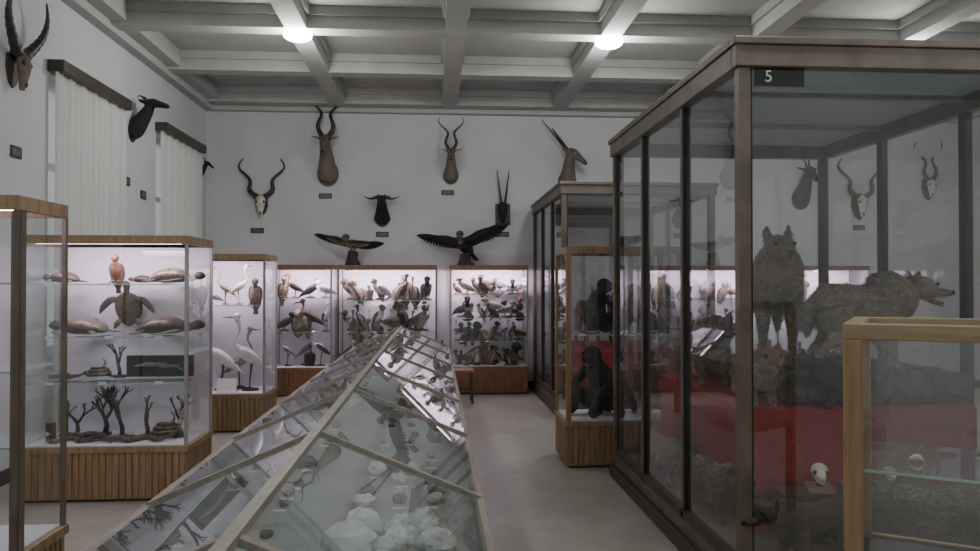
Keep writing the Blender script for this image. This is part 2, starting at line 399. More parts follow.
b.quad((t,.02,z0),(W-t,.02,z0),(W-t,.02,z1),(t,.02,z1),bigglass); b.quad((t,D-.02,z0),(W-t,D-.02,z0),(W-t,D-.02,z1),(t,D-.02,z1),bigglass)
for x in (.02,W-.02): b.quad((x,t,z0),(x,D-t,z0),(x,D-t,z1),(x,t,z1),bigglass)
b.quad((t,t,H-.015),(W-t,t,H-.015),(W-t,D-t,H-.015),(t,D-t,H-.015),glass)
b.quad((t,.05,1.07),(W-t,.05,1.07),(W-t,D-.05,1.07),(t,D-.05,1.07),tglass); b.box((t,.045,1.062),(W-t,.05,1.07),edgeG)
b.obj('glass_panes',parent=e)

# ------------------------------------------------------------ centre ridge table
e=empty('ridge_display_table',(-.43,0,0)); HW=.61; ZE,ZR=.85,1.11
ys=[.49+1.17*i for i in range(9)]; ya,yb=ys[0],ys[-1]
b=MB()
for s in (-1,1):
    b.box((min(s*HW,s*(HW-.035)),ya,.74),(max(s*HW,s*(HW-.035)),yb,ZE+.012),tabM)
b.box((-HW,ya,.74),(HW,ya+.04,ZE-.001),tabM); b.box((-HW,yb-.04,.74),(HW,yb,ZE-.001),tabM)
b.beam((0,ya,ZR+.004),(0,yb,ZR+.004),.034,.022,tabM)
for yy in ys:
    for s in (-1,1): b.beam((0,yy,ZR+.003),(s*(HW-.01),yy,ZE+.008),.028,.018,tabM)
b.obj('table_frame',parent=e)
b=MB(); b.box((-HW+.035,ya+.04,.76),(HW-.035,yb-.04,.785),bedM); b.obj('display_bed',parent=e)
b=MB(); b.box((-HW+.1,ya+.1,.5),(HW-.1,yb-.1,.76),oak)
for yy in ys[::2]:
    for s in (-1,1): b.box((s*.42-.035,min(max(yy,ya+.12),yb-.2),0),(s*.42+.035,min(max(yy,ya+.12),yb-.2)+.07,.5),oak)
b.obj('table_base',parent=e,bevel=.005)
b=MB()
for s in (-1,1): b.quad((0,ya,ZR),(s*HW,ya,ZE+.002),(s*HW,yb,ZE+.002),(0,yb,ZR),tglass)
for yy in (ya+.01,yb-.01): b.add([(-HW,yy,ZE),(HW,yy,ZE),(0,yy,ZR)],[(0,1,2)],tglass)
b.obj('sloped_glass',parent=e)
def rock(b,c,r,m,rnd,k=2):
    for i in range(k):
        o=[rnd.uniform(-.5,.5)*r for _ in range(2)]
        q=r*rnd.uniform(.5,1)
        b.ball((c[0]+o[0],c[1]+o[1],c[2]+q*.55),(q*rnd.uniform(.7,1.1),q*rnd.uniform(.7,1.1),q*rnd.uniform(.6,.9)),m,9,7,.16,rnd)
rnd=random.Random(3)
for side in (-1,1):
    b=MB()
    for i in range(8):
        y0=ys[i]+.12; 
        if i<=1 and side>0: ms=[rockW,rockW,rockW]; rr2=(.06,.1)
        else: ms=[[rockG,rockB,rockK],[rockG,shellM,rockG],[rockB,coralD,rockG],[rockW,rockG,coralW]][(i+side)%4]; rr2=(.02,.045)
        nx,ny=(3,5) if rr2[0]>.05 else (3,6)
        for ix in range(nx):
            for iy in range(ny):
                if rr2[0]<.05 and rnd.random()<.25: continue
                x=side*(.1+.38*(ix+.5)/nx); yy=y0+.95*(iy+.5)/ny
                hmax=.1+.19*(1-abs(x)/.55)
                r=min(rnd.uniform(*rr2),hmax*.55); rock(b,(x+rnd.uniform(-.02,.02),yy+rnd.uniform(-.02,.02),.785),r,rnd.choice(ms),rnd,3 if rr2[0]>.05 else 2)
                b.box((x-.025,yy-.07,.785),(x+.025,yy-.05,.788),paper)
    b.obj('mineral_specimens',(-.43,0,0))

# ------------------------------------------------------------ birds
def bird(name,loc,rot=0,b_=.25,leg=.12,neck=.08,bill=.05,tilt=35,mb=feB,mw=feD,mh=None,mbl=billD,curve=0,hr=.13,tail=.5,spread=None,base=True,stump=0,scale=1,thick=1,fing=1.0):
    mh=mh or mb; m=MB(); B=b_; t=math.radians(tilt); dx,dz=math.cos(t),math.sin(t)
    z0=.02+stump; c=Vector((0,0,z0+leg+.2*B)); d=Vector((dx,0,dz))
    if base: m.cyl((0,0),max(.05,.28*B),0,.018,dkwood if base is True else base,14)
    if stump: m.loft([(0,0,.0),(.02,0,stump*.5),(-.01,0,stump)],[.34*B,.22*B,.2*B],rockK,8)
    k=thick
    P=[c-d*(.5+tail)*B,c-d*.5*B,c-d*.3*B,c-d*.05*B,c+d*.2*B,c+d*.38*B,c+d*.5*B]
    m.loft(P,[(.07*B,.015*B),(.09*B,.05*B),(.17*B*k,.14*B*k),(.22*B*k,.2*B*k),(.21*B*k,.2*B*k),(.15*B*k,.15*B*k),(.08*B,.08*B)],mb,10,sub=2)
    m.loft([c-d*.42*B+Vector((0,0,.04*B)),c-d*(.55+tail*.6)*B,c-d*(.5+tail)*B],[(.08*B,.03*B),(.1*B,.02*B),(.12*B,.008*B)],mw,6)
    sh=c+d*.4*B; hd=sh+Vector((.1*B+.05*neck,0,neck+.12*B))
    m.loft([sh-d*.05*B,sh+Vector((.1*B+.12*neck,0,.25*neck+.02*B)),sh+Vector((.06*B-.02*neck,0,.65*neck+.06*B)),hd],[.13*B*k,max(.09*B,.02)*k if neck<.1 else .055*B,(.09*B if neck<.1 else .045*B),hr*B*.8],mh,8,sub=3)
    h=hr*B
    m.loft([hd+Vector((-h*.95,0,0)),hd+Vector((-h*.5,0,h*.35)),hd+Vector((h*.3,0,h*.3)),hd+Vector((h*1.05,0,-.05*h))],[h*.3,h*.85,h*.8,h*.3],mh,8,sub=2)
    m.loft([hd+Vector((h*.8,0,0)),hd+Vector((h*.8+bill*.5,0,-curve*bill*.12)),hd+Vector((h*.8+bill,0,-curve*bill*.5-.01*B))],[h*.32,h*.2+.001,.002],mbl,6,sub=2)
    for s in (-1,1): m.ball(hd+Vector((h*.35,s*h*.68,h*.3)),h*.16,eyeM,6,4)
    if spread is None:
        for s in (-1,1):
            o=Vector((0,s*.185*B*k,.02*B))
            m.loft([c+d*.42*B+o*.6,c+d*.2*B+o,c-d*.2*B+o,c-d*.6*B+o*.7,c-d*(.6+tail*.45)*B+o*.25],[(.01*B,.05*B),(.05*B,.15*B),(.045*B,.15*B),(.025*B,.08*B),(.005*B,.015*B)],mw,8,sub=2)
    else:
        for s,up in ((-1,spread[0]),(1,spread[1])):
            R=c+d*.3*B+Vector((0,s*.1*B,.08*B)); E=R+Vector((.08*B,s*.55*B,up*.5*B)); Wt=E+Vector((-.02*B,s*.6*B,up*.3*B))
            m.loft([R,E,Wt],[(.06*B,.05*B),(.06*B,.045*B),(.04*B,.03*B)],mw,8,sub=3)
            nf=22
            for i in range(nf):
                f=i/(nf-1); 
                if f<.5: o=R.lerp(E,f/.5)
                else: o=E.lerp(Wt,(f-.5)/.5)
                L=B*(.42+.25*f)*fing; dr=Vector((-.55,0,-.8)).lerp(Vector((-.1,s*1.0,up*.5-.1)),max(0,(f-.35)/.65)**1.3).normalized()
                m.loft([o,o+dr*L*.5,o+dr*L*.85,o+dr*L],[(.055*B,.02*B),(.065*B,.014*B),(.045*B,.008*B),(.012*B,.004*B)],mw,6,up=(1,0,0))
            m.loft([R,R.lerp(E,.5)+Vector((-.08*B,0,-.08*B)),E+Vector((-.06*B,0,-.06*B)),E.lerp(Wt,.6)+Vector((-.04*B,0,-.04*B))],[(.12*B,.1*B),(.1*B,.14*B),(.08*B,.13*B),(.04*B,.07*B)],mb,8,sub=2)
    for s in (-1,1):
        x=.03*B; y=s*.09*B; a=c+Vector((-.05*B,y,-.12*B)); lr=max(.0035,.022*B) if leg>B*.5 else .03*B
        m.loft([a,(x-.03*B,y,z0+leg*.55),(x,y,z0+.006)],[max(.06*B,lr),lr*.9,lr*.8],mbl if leg>.15 else billY,6)
        for q in (-.5,0,.5,pi):
            L=.12*B+.015; m.loft([(x,y,z0+.006),(x+L*math.cos(q),y+L*math.sin(q),z0+.003)],[lr*.7,.002],mbl if leg>.15 else billY,5)
    o=m.obj(name,loc,rot,scale=scale); return o
SP={
 'mounted_heron':dict(b_=.32,leg=.28,neck=.32,bill=.12,tilt=38,mb=feW,mw=feW,mbl=billD,hr=.12,thick=1.1),
 'mounted_stork':dict(b_=.38,leg=.3,neck=.22,bill=.17,tilt=35,mb=feW,mw=feD,mbl=billR,hr=.13,thick=1.1),
 'mounted_grey_heron':dict(b_=.34,leg=.26,neck=.26,bill=.12,tilt=40,mb=feG,mw=feG,mh=feN,mbl=billY,hr=.12,thick=1.1),
 'mounted_ibis':dict(b_=.3,leg=.14,neck=.14,bill=.12,tilt=32,mb=feR,mw=feD,curve=.8,mbl=billD,hr=.14,thick=1.1),
 'mounted_duck':dict(b_=.3,leg=.04,neck=.05,bill=.05,tilt=14,mb=feG,mw=feB,mh=feD,mbl=billY,hr=.18,tail=.25,thick=1.2),
 'mounted_gull':dict(b_=.26,leg=.05,neck=.03,bill=.04,tilt=20,mb=feW,mw=feG,mbl=billY,hr=.18,thick=1.1),
 'mounted_hawk':dict(b_=.3,leg=.05,neck=.02,bill=.03,tilt=64,mb=feC,mw=feB,mh=feB,curve=1,hr=.18,thick=1.1),
 'mounted_owl':dict(b_=.28,leg=.02,neck=.0,bill=.02,tilt=74,mb=feC,mw=feB,curve=1,hr=.27,thick=1.25,tail=.25),
 'mounted_crow':dict(b_=.26,leg=.05,neck=.02,bill=.05,tilt=34,mb=feD,mw=feD,hr=.18,thick=1.1),
 'mounted_pheasant':dict(b_=.26,leg=.08,neck=.07,bill=.03,tilt=22,mb=feR,mw=feB,mh=feD,hr=.14,tail=1.3,thick=1.15),
 'mounted_cormorant':dict(b_=.34,leg=.03,neck=.13,bill=.06,tilt=62,mb=feD,mw=feD,hr=.12,mbl=billY,thick=1.1),
 'mounted_dove':dict(b_=.18,leg=.03,neck=.02,bill=.02,tilt=28,mb=feG,mw=feB,hr=.2,thick=1.1),
}
def put(kind,x,y,z,rot,sc=1,**k):
    p=dict(SP[kind]); p.update(k); return bird(kind,(x,y,z),rot,scale=sc,**p)
rn=random.Random(11)
put('mounted_heron',-2.12,8.95,.44,pi+.3,1.05); put('mounted_heron',-2.45,9.0,.44,pi+.1,1.0); put('mounted_heron',-2.3,9.15,.44,.4,.85,mb=feC,mw=feC)
put('mounted_heron',-2.85,9.0,.44,.2,.9)
for k,x,s,r,kw in [('mounted_gull',-2.62,.9,pi,{}),('mounted_heron',-2.42,.52,pi,dict(mb=feC,mw=feC)),('mounted_heron',-2.27,.55,.3,{}),('mounted_hawk',-2.08,.85,-1.4,{}),('mounted_hawk',-2.8,.9,-1.3,{})]: put(k,x,9.0,1.425,r,s,**kw)
b=MB(); b.box((-.11,-.03,0),(.11,.03,.008),paper); b.quad((-.11,-.01,.008),(.11,-.01,.008),(.11,.03,.15),(-.11,.03,.15),paper); b.obj('paper_sign',(-2.35,8.8,.44))
put('mounted_stork',-1.72,11.68,.43,pi+.3,.66); put('mounted_grey_heron',-1.98,11.8,.43,.2,.66); put('mounted_heron',-2.22,11.7,.43,pi,.62,mb=feN,mw=feG); put('mounted_cormorant',-1.88,11.65,.43,-1.3,.8)
for i,(k,x,s,r) in enumerate([('mounted_stork',-1.66,.55,-1.2),('mounted_ibis',-1.88,.95,pi),('mounted_owl',-2.08,1,-1.5),('mounted_crow',-2.28,1,.3),('mounted_hawk',-1.98,.9,-1.9)]): put(k,x,11.75,.955,r,s)
for k,x,s,r in [('mounted_gull',-1.66,1,pi),('mounted_crow',-1.9,1,.2),('mounted_ibis',-2.12,.75,pi),('mounted_hawk',-2.3,.9,-1.2)]: put(k,x,11.75,1.455,r,s)
ALLM=[feB,feG,feN,feC,feB,feR,feD]
def row(y,z,x0,x1,kinds,hmax,n):
    for i in range(n):
        k=kinds[rn.randrange(len(kinds))]
        p=SP[k]; hh=p['leg']+p['neck']+p['b_']*(.5+.5*math.sin(math.radians(p['tilt'])))+.05
        s=min(1.25,hmax/hh)*rn.uniform(.68,1)
        x=x0+(x1-x0)*(i+.5)/n+rn.uniform(-.05,.05)
        kw=dict(tilt=p['tilt']+rn.uniform(-12,12))
        if rn.random()<.55: kw['mb']=rn.choice(ALLM)
        if rn.random()<.25: kw['mw']=rn.choice([feG,feB,feC])
        if rn.random()<.2: kw['stump']=rn.uniform(.02,.06)
        put(k,x,y+(-.1 if i%2 else .1)+rn.uniform(-.04,.04),z,rn.uniform(-pi-.3,.3),s,**kw)
K1=['mounted_hawk','mounted_crow','mounted_owl','mounted_hawk','mounted_cormorant','mounted_gull','mounted_crow']
K2=['mounted_ibis','mounted_hawk','mounted_grey_heron','mounted_owl','mounted_duck','mounted_cormorant']
K3=['mounted_stork','mounted_grey_heron','mounted_cormorant','mounted_pheasant','mounted_hawk','mounted_duck']
row(11.72,.43,-1.33,-.1,K3,.52,12); row(11.72,.955,-1.37,-.05,K2,.46,13); row(11.72,1.425,-1.37,-.05,K1,.44,12)
row(11.72,.43,.33,1.3,['mounted_cormorant','mounted_pheasant','mounted_owl','mounted_duck','mounted_hawk'],.37,10)
row(11.72,.805,.33,1.3,K2,.35,11); row(11.72,1.155,.33,1.3,['mounted_duck','mounted_gull','mounted_crow','mounted_hawk'],.34,10); row(11.72,1.505,.33,1.3,['mounted_gull','mounted_duck','mounted_dove','mounted_crow'],.32,9)
for xa,xb in ((3.85,5.0),(5.4,6.7)):
    row(11.75,.43,xa,xb,K3,.42,5); row(11.75,.955,xa,xb,K2,.38,6); row(11.75,1.425,xa,xb,K1,.34,6)
bird('mounted_eagle',(.47,11.72,1.952),-pi/2-.5,b_=.44,leg=.03,neck=.03,bill=.06,tilt=26,mb=feD,mw=feD,mh=feB,mbl=billY,curve=1,hr=.15,spread=(.25,.55),stump=.15,base=rockK,thick=1.1,fing=.85)
bird('mounted_buzzard',(-1.25,11.72,1.952),-pi/2-.5,b_=.38,leg=.02,neck=.02,bill=.03,tilt=5,mb=feB,mw=feD,mbl=billY,curve=1,hr=.16,spread=(.36,-.08),stump=.2,base=dkwood,thick=.85,fing=.65)

# ------------------------------------------------------------ case 1 specimens
def turtle(name,loc,rot,s,pitch=0,mat=shellM,roll=0):
    m=MB(); m.M=Matrix.Rotation(pitch,4,'Y')@Matrix.Rotation(roll,4,'X')
    m.loft([(-.25,0,.03),(-.2,0,.05),(-.08,0,.08),(.06,0,.085),(.17,0,.065),(.22,0,.04)],[(.02,.01),(.1,.045),(.175,.085),(.185,.09),(.13,.06),(.05,.02)],mat,14,sub=2)
    m.loft([(.18,0,.045),(.27,0,.07),(.33,0,.085),(.38,0,.07)],[.04,.04,.05,.02],skinT,8,sub=2)
    for sd in (-1,1):
        m.loft([(.13,sd*.12,.04),(.12,sd*.22,.035),(.02,sd*.32,.02),(-.06,sd*.36,.012)],[(.04,.015),(.05,.012),(.04,.008),(.01,.004)],skinT,8,sub=2)
        m.loft([(-.15,sd*.1,.035),(-.22,sd*.16,.02),(-.28,sd*.19,.012)],[(.03,.012),(.04,.01),(.01,.004)],skinT,8)
        m.ball((.345,sd*.04,.095),.009,eyeM,6,4)
    return m.obj(name,loc,rot,scale=s)
y1=6.3
turtle('sea_turtle',(-2.8,y1,1.26),2.9,.8,mat=shellP); turtle('sea_turtle',(-2.18,y1,1.26),.2,.82)
turtle('sea_turtle',(-2.12,y1,1.67),.1,.68,mat=shellP); turtle('sea_turtle',(-2.95,y1,1.67),2.9,.5)
turtle('sea_turtle',(-2.38,6.4,1.67),2.9,.35)
t=turtle('hawksbill_turtle',(-2.53,6.45,1.27),-pi/2,.6,-pi/2+.25); t.location.z=1.45
put('mounted_hawk',-2.55,6.3,1.67,-1.4,.62,mb=feR,mw=feB,mh=feR)
def coral(name,loc,h,mat,seed,spread=.5,n=3,depth=4,th=.035):
    r=random.Random(seed); m=MB(); m.cyl((0,0),.05,0,.02,dkwood,12)
    def br(p,d,L,rad,k):
        q=p+d*L; mid=p.lerp(q,.5)+Vector((r.uniform(-.1,.1)*L,r.uniform(-.1,.1)*L,0))
        m.loft([p,mid,q],[rad,rad*.85,rad*.7],mat,6)
        if k>0:
            for i in range(n if k>1 else 2):
                dd=(d+Vector((r.uniform(-spread,spread)*1.3,r.uniform(-spread,spread)*.5,r.uniform(-.1,.5)))).normalized(); br(q,dd,L*r.uniform(.65,.85),rad*.7,k-1)
    br(Vector((0,0,.01)),Vector((r.uniform(-.2,.2),0,1)).normalized(),h*.33,h*th,depth)
    return m.obj(name,loc)
coral('branching_coral',(-2.5,y1,.43),.42,coralD,1,.6,3,4,.05); coral('branching_coral',(-2.85,y1,.43),.32,coralD,5,.8,2,4,.06)
coral('branching_coral',(-2.3,y1,.43),.34,rockB,8,.35,2,3,.06); coral('branching_coral',(-2.52,y1,.91),.3,coralD,21,.7,2,3,.06)
coral('pale_coral',(-2.05,y1,.43),.25,coralW,13,.7,3,3,.06); coral('branching_coral',(-2.68,6.42,.43),.36,coralD,17,.7,3,3,.06)
coral('branching_coral',(-2.98,6.4,.43),.28,rockB,19,.7,3,3,.05); coral('branching_coral',(-2.12,6.45,.43),.34,coralD,23,.6,3,3,.05)
b=MB(); b.box((-.26,-.02,0),(.26,.02,.17),blackM); b.box((-.24,-.024,.02),(.24,-.02,.15),furDk)
b.loft([(-.2,-.03,.08),(-.1,-.03,.1),(.05,-.03,.09),(.13,-.03,.085),(.19,-.03,.12)],[.004,.018,.02,.008,.003],rockG,8,sub=2); b.loft([(.13,-.03,.085),(.19,-.03,.05)],[.008,.003],rockG,6); b.obj('framed_fish_fossil',(-2.22,6.35,.91))
def snake(name,loc,rot,L,mat,seed,th=1.0):
    m=MB(); n=40; P=[];R=[]
    for i in range(n):
        f=i/(n-1); P.append((-L/2+L*f,.06*math.sin(f*14+seed),.02+.02*max(0,f-.85)*8)); R.append((.004+.016*math.sin(pi*min(f*1.05,1))**.6 if f<.93 else .018*(1.02-(f-.93)*6)**1)*th)
    m.loft(P,[max(.004,x) for x in R],mat,8); return m.obj(name,loc,rot)
snake('preserved_snake',(-2.3,6.15,.43),.05,.5,snakeM,0,1.2); snake('preserved_snake',(-2.8,6.15,.43),.1,.45,snakeM,2)
snake('preserved_snake',(-2.95,y1,.905),0,.3,snakeM,1)
def coiled(name,loc,s):
    m=MB(); P=[];R=[]; n=60
    for i in range(n):
        f=i/(n-1); a=f*2*pi*3.2; r=.12*(1-f*.55); P.append((r*math.cos(a),r*math.sin(a)*.7,.02+.1*f+(.08*max(0,f-.9)*10))); R.append(max(.004,.022*math.sin(pi*min(1,.08+f*.92))**.5))
    m.loft(P,R,snakeM,8); return m.obj(name,loc,0,scale=s)
coiled('coiled_snake',(-2.68,6.3,.905),.8); coiled('coiled_snake',(-2.15,6.3,.43),1.0)
def lizard(name,loc,rot,s):
    m=MB(); m.loft([(-.35,0,.02),(-.15,.02,.025),(-.05,0,.04),(.08,0,.045),(.15,0,.04),(.2,0,.045),(.26,0,.035)],[.004,.012,.03,.035,.02,.026,.01],skinT,8,sub=2)
    for sd in (-1,1):
        for x in (.1,-.04): m.loft([(x,sd*.02,.035),(x+.02,sd*.07,.04),(x+.04,sd*.09,.005)],[.012,.009,.008],skinT,6)
    return m.obj(name,loc,rot,scale=s)
lizard('mounted_lizard',(-2.5,6.12,.43),.3,.7); lizard('mounted_lizard',(-2.65,6.2,.43),2.9,.9)
b=MB(); b.box((-.03,-.02,0),(.03,.02,.14),blackM); b.cyl((0,0),.02,.14,.17,frameG,12); b.obj('specimen_jar',(-3.0,6.2,.43))
coral('pale_coral',(-2.4,3.8,.43),.3,coralW,31,.6,3,3)

# ------------------------------------------------------------ quadrupeds
def addfur(o,parent,count,L,hp,hd,back,mid,belly,seed=1,zback=None):
    bpy.context.view_layer.update()
    dg=bpy.context.evaluated_depsgraph_get(); ev=o.evaluated_get(dg); me=ev.to_mesh()
    r=random.Random(seed); polys=me.polygons; n=len(polys)
    if not n: return
    m=MB(); ws=[p.area for p in polys]
    cen=[(Vector(p.center),Vector(p.normal)) for p in polys]
    for c,nr in r.choices(cen,weights=ws,k=count):
        rel=c-hp; face=rel.dot(hd)>.05 and rel.length<.42 and rel.dot(hd)>0
        low=c.z<.6*zback
        l=L*(.28 if face else (.5 if low else 1))*r.uniform(.6,1.3)
        c=c+Vector((r.uniform(-1,1),r.uniform(-1,1),r.uniform(-1,1)))*.006
        flow=Vector((-1,0,-.35)) if not low else Vector((-.2,0,-1))
        if face: flow=-hd
        d=(nr*.4+flow*.85+Vector((r.uniform(-1,1),r.uniform(-1,1),r.uniform(-1,1)))*.22).normalized()
        side=d.cross(nr)
        if side.length<.01: continue
        side=side.normalized()*(.0035 if not face else .002)
        t=nr.z+r.uniform(-.45,.45)+(-.5 if low else 0)+(-.2 if face else 0)
        mt=back if t>.7 else (mid if t>-.3 else belly)
        m.add([c-side-nr*.002,c+side-nr*.002,c+d*l],[(0,1,2)],mt,False)
    ev.to_mesh_clear()
    m.obj('fur_coat',parent=parent)
def quad(name,loc,rot=0,s=1,fur=furGr,mouth=False,legL=.42,body=.72,neckup=.22,headL=.26,ear=.09,bulk=1,tail=.4,headturn=0,res=.012,hs=1,ruff=1,headpitch=0,coat=None,nh=14000):
    e=empty(name,loc,rot,s); m=MB(); z=legL+.13*bulk; x0=-body/2; x1=body/2; k=bulk
    m.loft([(x0-.03,0,z+.02),(x0+.05,0,z+.03),(x0+.2,0,z+.035),(0,0,z+.02),(x1-.2,0,z),(x1-.06,0,z+.02),(x1+.04,0,z+.06)],
           [(.05*k,.06*k),(.1*k,.12*k),(.1*k,.115*k),(.105*k,.125*k),(.12*k,.155*k),(.11*k,.145*k),(.06*k,.09*k)],fur,12,sub=2)
    ct,st=math.cos(headturn),math.sin(headturn)
    nk=Vector((x1+.02,0,z+.08)); hp=Vector((x1+.16,0,z+.08+neckup))
    hd=Vector((ct,st,-headpitch)).normalized(); sv=Vector((-st,ct,0)); U=Vector((0,0,1))
    m.loft([nk-Vector((.12,0,.03)),nk+Vector((.04,0,neckup*.4)),hp-hd*.03],[(.12*k*ruff,.15*k*ruff),(.1*k*ruff,.13*k*ruff),(.08*ruff,.085*ruff)],fur,12,sub=2)
    h=headL
    m.loft([hp-hd*.06,hp+hd*.03+U*.01,hp+hd*.1,hp+hd*(h*.5)-U*.025,hp+hd*(h*.55)-U*.03,hp+hd*(h*.85)-U*.035,hp+hd*h-U*.035],[(.06*hs,.06*hs),(.092*hs,.085*hs),(.085*hs,.072*hs),(.052*hs,.042*hs),(.044*hs,.037*hs),(.034*hs,.028*hs),(.02*hs,.018*hs)],fur,12,sub=2)
    if mouth: m.loft([hp+hd*.06-U*.05,hp+hd*(h*.5)-U*.105,hp+hd*(h*.8)-U*.135],[(.055,.03),(.034,.016),(.02,.01)],fur,8,sub=2)
    for sd in (-1,1):
        b0=hp+hd*.0+sv*sd*.055*hs+U*.06*hs
        m.loft([b0-U*.02,b0+U*ear*.45+sv*sd*.012,b0+U*ear+sv*sd*.02],[(.038,.022),(.032,.014),(.005,.005)],fur,8,up=hd)
        y=sd*.08*k
        m.loft([(x1-.08,y,z-.02),(x1-.11,y,z-.14*k),(x1-.06,y,legL*.5),(x1-.05,y,legL*.25),(x1-.04,y,.03),(x1-.0,y,.02),(x1+.035,y,.014)],[(.055*k,.08*k),(.05*k,.065*k),.036*k**.5,.03,.028,.033,.018],fur,8,sub=2)
        m.loft([(x0+.09,y,z+.0),(x0+.12,y,z-.16*k),(x0+.02,y,legL*.55),(x0-.045,y,legL*.36),(x0-.015,y,legL*.16),(x0-.0,y,.03),(x0+.07,y,.014)],[(.065*k,.11*k),(.055*k,.085*k),(.036,.042),.028,.025,.03,.018],fur,8,sub=2)
    if tail: m.loft([(x0,0,z+.07),(x0-.08,0,z-.0),(x0-.1,0,z-tail*.5),(x0-.1,0,z-tail)],[.035,.055,.06,.015],fur,8,sub=2)
    bo=m.obj('body',parent=e,remesh=res,smooth=3)
    if coat: addfur(bo,e,nh,.038,hp,hd,*coat,seed=int(nh+rot*10),zback=z)
    m=MB(); m.ball(hp+hd*(h+.005)-U*.03,(.022,.022,.018),eyeM,8,6)
    for sd in (-1,1): m.ball(hp+hd*.13*hs+sv*sd*.056*hs+U*.034*hs,.014,eyeM,8,6)
    m.obj('eyes_and_nose',parent=e)
    if mouth:
        m=MB(); m.loft([hp+hd*.1-U*.055,hp+hd*(h*.5)-U*.088,hp+hd*(h*.78)-U*.116],[(.03,.01),(.026,.01),(.014,.006)],mouthM,8)
        for sd in (-1,1):
            for q in (.45,.55,.65,.75,.85):
                p=hp+hd*(h*q)+sv*sd*.024*(1.35-q*.6)-U*(.06); m.loft([p,p-U*.022],[.006,.001],teeth,5)
                p=hp+hd*(h*q*.92)+sv*sd*.02*(1.35-q*.6)-U*(.05+.085*q-.01); m.loft([p,p+U*.022],[.005,.001],teeth,5)
        m.obj('mouth',parent=e)
    return e
quad('mounted_wolf',(2.76,4.8,1.115),-.12,.82,furGr,mouth=True,neckup=.06,legL=.32,tail=.25,body=.58,bulk=1.25,ruff=1.2,hs=1.15,headL=.29,coat=(hB,hD,hA),nh=20000)
quad('mounted_wolf',(2.57,5.55,1.13),-2.0,.97,furW2,neckup=.16,legL=.38,ear=.12,bulk=1.3,ruff=1.2,hs=1.15,body=.62,headturn=.35,coat=(hB,hB,hD),nh=20000)
quad('mounted_fox',(2.04,4.75,.925),-1.75,.75,furRd,neckup=.06,legL=.12,tail=.08,bulk=.95,coat=(hR,hR,hA),nh=7000)
quad('mounted_hyena',(2.02,5.65,.925),-1.6,.85,furMd,neckup=.06,legL=.2,bulk=1.2,tail=.1,coat=(hC,hB,hB),nh=9000)
quad('mounted_otter',(2.95,4.2,.205),-2.9,.8,furMd,neckup=.04,legL=.1,tail=.08,bulk=1)
quad('mounted_badger',(1.78,4.75,.205),-1.5,.7,furDk,neckup=.03,legL=.14,tail=.1,bulk=1.1,coat=(hD,hB,hC),nh=7000)
quad('mounted_marten',(1.72,5.6,.205),-1.5,.7,furMd,neckup=.06,legL=.16,tail=.12)
quad('mounted_badger',(2.75,3.98,.205),-2.9,.75,furDk,neckup=.03,legL=.13,tail=.1,bulk=1.1,coat=(hD,hB,hC),nh=7000)
quad('mounted_otter',(2.05,3.98,.205),-2.7,.7,furMd,neckup=.05,legL=.12,tail=.08,bulk=1)
quad('mounted_marten',(2.5,4.42,.925),-2.9,.6,furDk,neckup=.08,legL=.16,tail=.12,bulk=.9)
quad('mounted_fox',(2.1,10.4,.805),-1.5,.9,furRd,tail=.35,neckup=.14); quad('mounted_wild_boar',(2.7,10.6,.805),-1.5,1,furDk,bulk=1.4,neckup=-.02,tail=.15)
def monkey(name,loc,rot,s):
    e=empty(name,loc,rot,s); m=MB()
    m.loft([(0,0,.06),(-.04,0,.16),(-.03,0,.32),(.02,0,.44),(.06,0,.5)],[(.13,.13),(.15,.15),(.13,.12),(.11,.09),(.06,.06)],furDk,12,sub=2)
    m.ball((.1,0,.56),(.1,.088,.095),furDk,12,8); m.ball((.17,0,.53),(.05,.05,.042),furDk,10,6)
    for sd in (-1,1):
        m.loft([(.02,sd*.12,.43),(.1,sd*.2,.3),(.22,sd*.17,.18),(.28,sd*.13,.04)],[.055,.042,.034,.028],furDk,8,sub=2)
        m.loft([(.0,sd*.09,.1),(.16,sd*.17,.22),(.17,sd*.15,.06),(.28,sd*.15,.025)],[.085,.06,.038,.025],furDk,8,sub=2)
        m.ball((.09,sd*.1,.57),(.02,.014,.028),furDk,8,6)
    m.loft([(-.1,0,.06),(-.2,.05,.03),(-.22,.15,.02)],[.03,.02,.01],furDk,8,sub=2)
    m.obj('body',parent=e,remesh=.014,smooth=2)
    m=MB(); 
    for sd in (-1,1): m.ball((.19,sd*.032,.585),.01,eyeM,8,6)
    m.obj('eyes',parent=e)
    return e
monkey('mounted_monkey',(1.55,7.12,.43),-2.5,1.0); monkey('mounted_monkey',(1.54,7.12,1.205),-.9,.78)
quad('mounted_badger',(1.95,7.1,1.205),-2.2,.7,furDk,neckup=.04,legL=.16,bulk=1.1,tail=.15); monkey('mounted_monkey',(2.0,7.1,.43),-1.6,.95)

def skull(m,o=(0,0,0),s=1,mat=bone):
    o=Vector(o)
    m.ball(o+Vector((-.02,0,.06))*s,(.07*s,.06*s,.055*s),mat,12,8)
    m.loft([o+Vector((.02,0,.05))*s,o+Vector((.08,0,.04))*s,o+Vector((.13,0,.03))*s],[.045*s,.032*s,.018*s],mat,8,sub=2)
    m.loft([o+Vector((-.02,0,.012))*s,o+Vector((.05,0,.0))*s,o+Vector((.12,0,.0))*s],[(.045*s,.014*s),(.032*s,.012*s),(.015*s,.008*s)],mat,8)
    for sd in (-1,1): m.ball(o+Vector((.045,sd*.036,.06))*s,.017*s,blackM,8,6)
for sx,sc in ((2.2,.8),(2.62,.6),(2.42,.5)):
    m=MB(); m.box((-.09,-.07,0),(.09,.07,.02),oak); m.cyl((0,0),.018,.02,.05,dkwood,10); skull(m,(0,0,.055),sc); m.obj('animal_skull',(sx,4.22,.48),-1.9)
